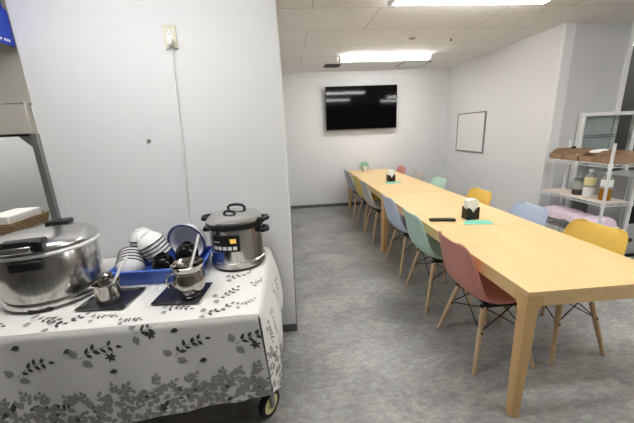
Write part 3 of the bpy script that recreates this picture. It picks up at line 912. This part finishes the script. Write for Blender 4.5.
# ------------------------------------------------------------------ rice cookers
def big_cooker(loc, rz):
    t = thing('rice_cooker', 'large wide steel rice cooker with black latch beside the blue tub', 'rice cooker', loc, rz)
    R = .208
    MB().lathe([(0, .022), (R - .012, .022), (R - .004, .028), (R, .040), (R, .262), (R - .004, .268), (0, .268)], 64).build('body', M['steel'], t)
    MB().lathe([(R - .004, .016), (R + .006, .018), (R + .010, .030), (R + .006, .044), (R, .046)], 64).build('base_band', M['steel_lid'], t)
    for a in range(3):
        an = a * 2 * pi / 3 - pi / 2
        MB().box(-.045, .045, -.018, .018, 0, .026, Rz(an + pi / 2) @ T(0, -(R - .012), 0)).build('foot', M['black_pl'], t, bevel=.004)
    MB().lathe([(R - .02, .266), (R + .010, .266), (R + .014, .271), (R + .014, .279), (R + .010, .284), (R - .02, .284)], 64).build('rim', M['white_pl'], t)
    lid = MB().lathe([(R + .002, .286), (R + .010, .290), (R + .010, .302), (R - .004, .320), (R - .020, .330), (R - .06, .336), (.06, .341), (0, .341)], 64).build('lid', M['steel_lid'], t)
    MB().box(-.055, .055, R * .72, R + .018, .324, .350).build('hinge', M['black_pl'], t, bevel=.006)
    # latch toward the front
    MB().box(-.080, .080, -(R + .014), -(R - .050), .326, .352).box(.042, .082, -(R + .024), -(R - .03), .296, .350).build('latch_cover', M['black_pl'], t, bevel=.008)
    MB().box(-.085, .040, -(R + .026), -(R - .02), .300, .330).build('latch_plate', M['steel_lid'], t, bevel=.006)
    MB().box(-.062, .062, -(R + .026), -(R - .02), .212, .262).build('latch_catch', M['black_pl'], t, bevel=.010)
    return t
big_cooker((-1.245, 1.60, ZT), radians(14))

def soup_warmer(loc, rz):
    t = thing('soup_warmer', 'round steel soup warmer with black handles and control panel in the corner', 'soup warmer', loc, rz)
    R = .160
    MB().lathe([(0, .014), (R - .004, .014), (R + .002, .020), (R + .002, .050), (R - .006, .056), (R - .006, .245), (R + .004, .252), (0, .252)], 64).build('body', M['steel'], t)
    MB().lathe([(0, 0), (R - .012, 0), (R - .008, .014), (0, .014)], 48).build('base_ring', M['black_pl'], t)
    MB().lathe([(R - .02, .248), (R + .008, .248), (R + .012, .256), (R + .010, .270), (R - .002, .276), (R - .02, .276)], 64).build('black_rim', M['black_pl'], t)
    lid = MB().lathe([(R + .002, .276), (R + .006, .280), (R + .004, .292), (R - .018, .310), (R - .06, .322), (.05, .330), (0, .331)], 64).build('lid', M['steel_lid'], t)
    def arch(y, w, h, r, z):
        return MB().tube([(-w, y, z), (-w, y, z + h * .6), (-w * .7, y, z + h * .95), (0, y, z + h * 1.08), (w * .7, y, z + h * .95), (w, y, z + h * .6), (w, y, z)], r, 10)
    arch(.035, .052, .034, .0085, .322).build('lid_handle', M['black_pl'], lid)
    arch(-.070, .032, .030, .0075, .312).build('front_lid_handle', M['black_pl'], lid)
    for s in (-1, 1):
        MB().tube([(s * (R - .01), -.030, .285), (s * (R + .028), -.034, .286), (s * (R + .042), 0, .288), (s * (R + .028), .034, .286), (s * (R - .01), .030, .285)], .014, 10).build('upper_handle', M['black_pl'], t)
        MB().tube([(s * (R - .006), -.030, .222), (s * (R + .024), -.034, .220), (s * (R + .036), 0, .218), (s * (R + .024), .034, .220), (s * (R - .006), .030, .222)], .015, 10).build('side_handle', M['black_pl'], t)
    # control panel hugging the body
    def bent(a0, a1, z0, z1, r0, r1):
        mb = MB(); n = 12
        an = [a0 + (a1 - a0) * k / n for k in range(n + 1)]
        for i in range(n):
            p = []
            for z in (z0, z1):
                for a, r in ((an[i], r0), (an[i + 1], r0), (an[i + 1], r1), (an[i], r1)):
                    p.append((r * sin(a), -r * cos(a), z))
            mb.hexa(p[:4], p[4:])
        return mb
    pn = bent(-.52, .50, .128, .218, R - .008, R + .006).build('control_panel', M['black_pl'], t, weld=True)
    bent(.18, .38, .180, .205, R + .006, R + .0075).build('display', M['led'], pn, weld=True)
    for k in range(5):
        a = -.44 + k * .175
        bent(a, a + .13, .140, .160, R + .006, R + .0078).build('button', M['white_pl'], pn, weld=True)
    bent(-.44, -.20, .184, .188, R + .006, R + .0072).build('printed_line', M['white_pl'], pn, weld=True)
    return t
soup_warmer((-.343, 1.832, ZT), radians(-14))

# ------------------------------------------------------------------ blue tub with dishes
tx, ty = -.745, 1.740
t = thing('dish_tub', 'shallow blue plastic tub full of bowls between the rice cooker and soup warmer', 'tub', (tx, ty, ZT), radians(-1))
wb, db, wt, dt, ht, th = .205, .128, .232, .152, .092, .005
mb = MB()
cb = [(-wb, -db), (wb, -db), (wb, db), (-wb, db)]; ctp = [(-wt, -dt), (wt, -dt), (wt, dt), (-wt, dt)]
for k in range(4):
    a0, a1, b0, b1 = cb[k], cb[(k + 1) % 4], ctp[k], ctp[(k + 1) % 4]
    def inn(p): return (p[0] - math.copysign(th, p[0]), p[1] - math.copysign(th, p[1]))
    mb.hexa([a0 + (0,), a1 + (0,), inn(a1) + (0,), inn(a0) + (0,)], [b0 + (ht,), b1 + (ht,), inn(b1) + (ht,), inn(b0) + (ht,)])
mb.box(-wb, wb, -db, db, 0, th)
mb.build('tub_body', M['blue_tub'], t, bevel=.002)
mb = MB()
for k in range(4):
    b0, b1 = ctp[k], ctp[(k + 1) % 4]
    def out(p, e): return (p[0] + math.copysign(e, p[0]), p[1] + math.copysign(e, p[1]))
    mb.hexa([out(b0, -.004) + (ht - .004,), out(b1, -.004) + (ht - .004,), out(b1, .014) + (ht - .006,), out(b0, .014) + (ht - .006,)],
            [out(b0, -.004) + (ht + .001,), out(b1, -.004) + (ht + .001,), out(b1, .014) + (ht,), out(b0, .014) + (ht,)])
mb.build('rim', M['blue_tub'], t, bevel=.001)

def bowl_mb(r, h):
    """a bowl opening up, with a foot"""
    mb = MB()
    mb.lathe([(0, 0), (r * .42, 0), (r * .44, .006), (r * .72, h * .32), (r * .93, h * .70), (r, h), (r - .003, h), (r * .90, h * .70), (r * .68, h * .36), (r * .3, .012), (0, .010)], 32)
    return mb
def make_bowl(label, group, r=.074, h=.060):
    t = thing('rice_bowl', label, 'bowl', (0, 0, 0), 0, group)
    bowl_mb(r, h).build('bowl_body', M['white_cer'], t)
    MB().lathe([(r - .0004, h - .0055), (r + .0018, h - .0025), (r + .001, h + .0016), (r - .005, h + .0008), (r - .0044, h - .004)], 32).build('bowl_rim', M['dark_rim'], t)
    return t
b0 = make_bowl('bowl', 'g')
ordn = ['lowest', 'second lowest', 'third', 'fourth', 'topmost']
def nest_stack(rim, mouth, way, n, step, who, group, proto, first=False, h=.060, kind='white dark-rimmed bowl'):
    """nested bowls: rim centre of the first, direction the mouths face, way along which the next ones sit"""
    m = Vector(mouth).normalized()
    q = Vector((0, 0, 1)).rotation_difference(m)
    for k in range(n):
        o = proto if (first and k == 0) else dup(proto)
        o.rotation_mode = 'QUATERNION'; o.rotation_quaternion = q
        o.location = Vector(rim) - m * h + m * way * step * k
        o['label'] = '%s, %s of the nested stack %s' % (kind, ordn[n][k], who)
        o['group'] = group
ordn = {5: ['lowest', 'second lowest', 'middle one', 'second highest', 'topmost'], 3: ['lowest', 'middle one', 'topmost'], 2: ['lower', 'upper']}
nest_stack((-.908, 1.680, ZT + .082), (-.16, .86, .50), 1, 5, .0205, 'by the rice cooker', 'nested bowls tipped toward the rice cooker', b0, True)
nest_stack((-.768, 1.742, ZT + .118), (.42, .10, -.90), -1, 5, .0215, 'leaning in the tub middle', 'nested bowls leaning in the tub middle', b0)
nest_stack((-.900, 1.860, ZT + .142), (.06, .02, -1), -1, 3, .0215, 'by the wall', 'nested bowls at the back of the tub', b0)
# round white basin with a blue rim, its mouth toward the viewer
t = thing('serving_basin', 'big white basin with blue rim standing on edge in the tub beside the soup warmer', 'basin', (-.644, 1.828, ZT + .150))
t.rotation_mode = 'QUATERNION'
t.rotation_quaternion = Vector((0, 0, 1)).rotation_difference(Vector((-.20, -.95, -.10)).normalized())
R = .117
MB().lathe([(0, -.066), (R * .78, -.066), (R * .84, -.060), (R * .95, -.03), (R, .0), (R, .006), (R - .004, .006), (R * .91, -.028), (R * .78, -.044), (0, -.048)], 48).build('basin_body', M['white_cer'], t)
MB().lathe([(R + .001, .000), (R + .003, .005), (R, .009), (R - .008, .0075), (R - .010, -.003), (R - .005, .003)], 48).build('basin_rim', M['blue_rim'], t)
sb = thing('soup_bowl', 'bowl', 'bowl', (0, 0, 0), 0, 'black soup bowls in the tub')
bowl_mb(.060, .050).build('bowl_body', M['black_gl'], sb)
MB().lathe([(.020, 0), (.024, 0), (.024, -.007), (.020, -.007), (.020, 0)], 24).build('foot_ring', M['black_gl'], sb)
nest_stack((-.725, 1.664, ZT + .078), (-.05, .25, -1), -1, 2, .019, 'beside the white bowls', 'black soup bowls beside the white bowls', sb, True, .050, 'glossy black soup bowl')
nest_stack((-.600, 1.678, ZT + .105), (-.20, .30, -1), -1, 3, .024, 'before the white basin', 'black soup bowls before the white basin', sb, False, .050, 'glossy black soup bowl')

# ------------------------------------------------------------------ trays, jugs and ladles
def tray(label, c, rz):
    t = thing('tray', label, 'tray', (c[0], c[1], ZT), rz, 'small trays on the leaf cloth')
    a, b, h = .104, .092, .010
    MB().box(-a, a, -b, b, 0, .003).build('tray_floor', M['tray'], t)
    mb = MB()
    for s in (-1, 1):
        mb.hexa([(-a, s * b, 0), (a, s * b, 0), (a, s * b + s * .003, 0), (-a, s * b + s * .003, 0)], [(-a - .008, s * (b + .008), h), (a + .008, s * (b + .008), h), (a + .010, s * (b + .012), h), (-a - .010, s * (b + .012), h)])
        mb.hexa([(s * a, -b, 0), (s * a, b, 0), (s * a + s * .003, b, 0), (s * a + s * .003, -b, 0)], [(s * (a + .008), -b - .008, h), (s * (a + .008), b + .008, h), (s * (a + .012), b + .010, h), (s * (a + .012), -b - .010, h)])
    mb.build('tray_rim', M['steel_sm'], t)
    return t
tray('small dark tray under the straight steel cup with spoon', (-.912, 1.468), radians(-5))
tray('small dark tray under the round bellied steel jug', (-.567, 1.462), radians(-6))
# cup
t = thing('steel_cup', 'straight sided steel cup with a looped handle on the tray beside the rice cooker', 'cup', (-.918, 1.455, ZT + .0035))
MB().lathe([(0, 0), (.050, 0), (.054, .006), (.056, .03), (.057, .094), (.061, .101), (.058, .102), (.054, .094), (.052, .012), (0, .008)], 36).build('cup_body', M['steel_sm'], t)
MB().tube([(.052, -.018, .085), (.070, -.036, .078), (.076, -.044, .050), (.066, -.036, .020), (.048, -.024, .014)], .0042, 8).build('handle', M['steel_sm'], t)
t = thing('ladle', 'steel ladle resting across the cup with its handle toward the rice cooker', 'ladle', (0, 0, 0))
MB().tube([(-.930, 1.464, ZT + .140), (-.975, 1.450, ZT + .110), (-1.052, 1.428, ZT + .066)], [.006, .0075, .0075], 8).build('ladle_handle', M['steel_sm'], t)
MB().lathe([(0, -.024), (.016, -.02), (.026, -.008), (.028, 0), (.026, 0), (.014, -.017), (0, -.021)], 20, T(-.917, 1.4675, ZT + .140)).build('ladle_bowl', M['steel_sm'], t)
t = thing('rice_paddle', 'white plastic spoon standing in the straight steel cup', 'spoon', (0, 0, 0))
MB().tube([(-.926, 1.455, ZT + .014), (-.900, 1.475, ZT + .080), (-.868, 1.520, ZT + .150), (-.850, 1.545, ZT + .185), (-.845, 1.552, ZT + .193)], [.010, .0065, .007, .008, .006], 8).build('spoon_handle', M['white_pl'], t)
# jug
t = thing('steel_jug', 'round bellied steel jug with wide flared rim on a dark tray', 'jug', (-.522, 1.448, ZT + .0035))
MB().lathe([(0, 0), (.048, 0), (.052, 0.0052), (.050, 0.0139), (.056, 0.0278), (.072, 0.0522), (.0775, 0.0783), (.074, 0.1009), (.066, 0.1201), (.0635, 0.1322), (.067, 0.1496), (.074, 0.1618), (.078, 0.1688), (.076, 0.1705), (.070, 0.1618),
            (.060, 0.1322), (.062, 0.1201), (.070, 0.1001), (.0735, 0.0783), (.068, 0.0539), (.050, 0.0313), (0, 0.0261)], 44).build('jug_body', M['steel_sm'], t)
MB().tube([(-.062, -.028, .131), (-.088, -.040, .124), (-.096, -.043, .098), (-.086, -.038, .066), (-.066, -.030, .052)], .0045, 8).build('handle', M['steel_sm'], t)
MB().lathe([(.0655, .130), (.0685, .130), (.0685, .136), (.0655, .136), (.0655, .130)], 44).build('neck_band', M['steel_sm'], t)
t = thing('plastic_ladle', 'white ladle handle rising out of the round bellied jug', 'ladle', (0, 0, 0))
MB().tube([(-.545, 1.440, ZT + .050), (-.515, 1.480, ZT + .15), (-.492, 1.520, ZT + .230), (-.478, 1.545, ZT + .285)], [.0085, .006, .006, .007], 8).build('ladle_handle', M['white_pl'], t)
MB().lathe([(0, -.010), (.016, -.006), (.022, .004), (.020, .004), (.014, -.004), (0, -.007)], 16, T(-.545, 1.440, ZT + .050)).build('ladle_bowl', M['white_pl'], t)

# ------------------------------------------------------------------ camera, world, view
f, yaw, pitch, roll, H = 309.48, .0836, .2546, -.0418, 1.4725
fw = Vector((sin(yaw), cos(yaw), 0)); rt = Vector((cos(yaw), -sin(yaw), 0)); up = Vector((0, 0, 1))
f2 = fw * cos(pitch) - up * sin(pitch); u2 = up * cos(pitch) + fw * sin(pitch)
r3 = rt * cos(roll) + u2 * sin(roll); u3 = u2 * cos(roll) - rt * sin(roll)
cam = bpy.data.cameras.new('camera')
cam.sensor_fit = 'HORIZONTAL'; cam.sensor_width = 36; cam.lens = f / 634 * 36
cam.clip_start = .02
co = bpy.data.objects.new('camera', cam); COL.objects.link(co)
mw = Matrix(((r3.x, u3.x, -f2.x, 0), (r3.y, u3.y, -f2.y, 0), (r3.z, u3.z, -f2.z, H), (0, 0, 0, 1)))
co.matrix_world = mw
SC.camera = co

w = bpy.data.worlds.new('world'); SC.world = w
w.use_nodes = True
w.node_tree.nodes['Background'].inputs[0].default_value = (.8, .85, .9, 1)
w.node_tree.nodes['Background'].inputs[1].default_value = .15
SC.view_settings.view_transform = 'Standard'
SC.view_settings.look = 'None'
SC.view_settings.exposure = 1.55
SC.view_settings.gamma = 1.0
SC.view_settings.use_curve_mapping = False
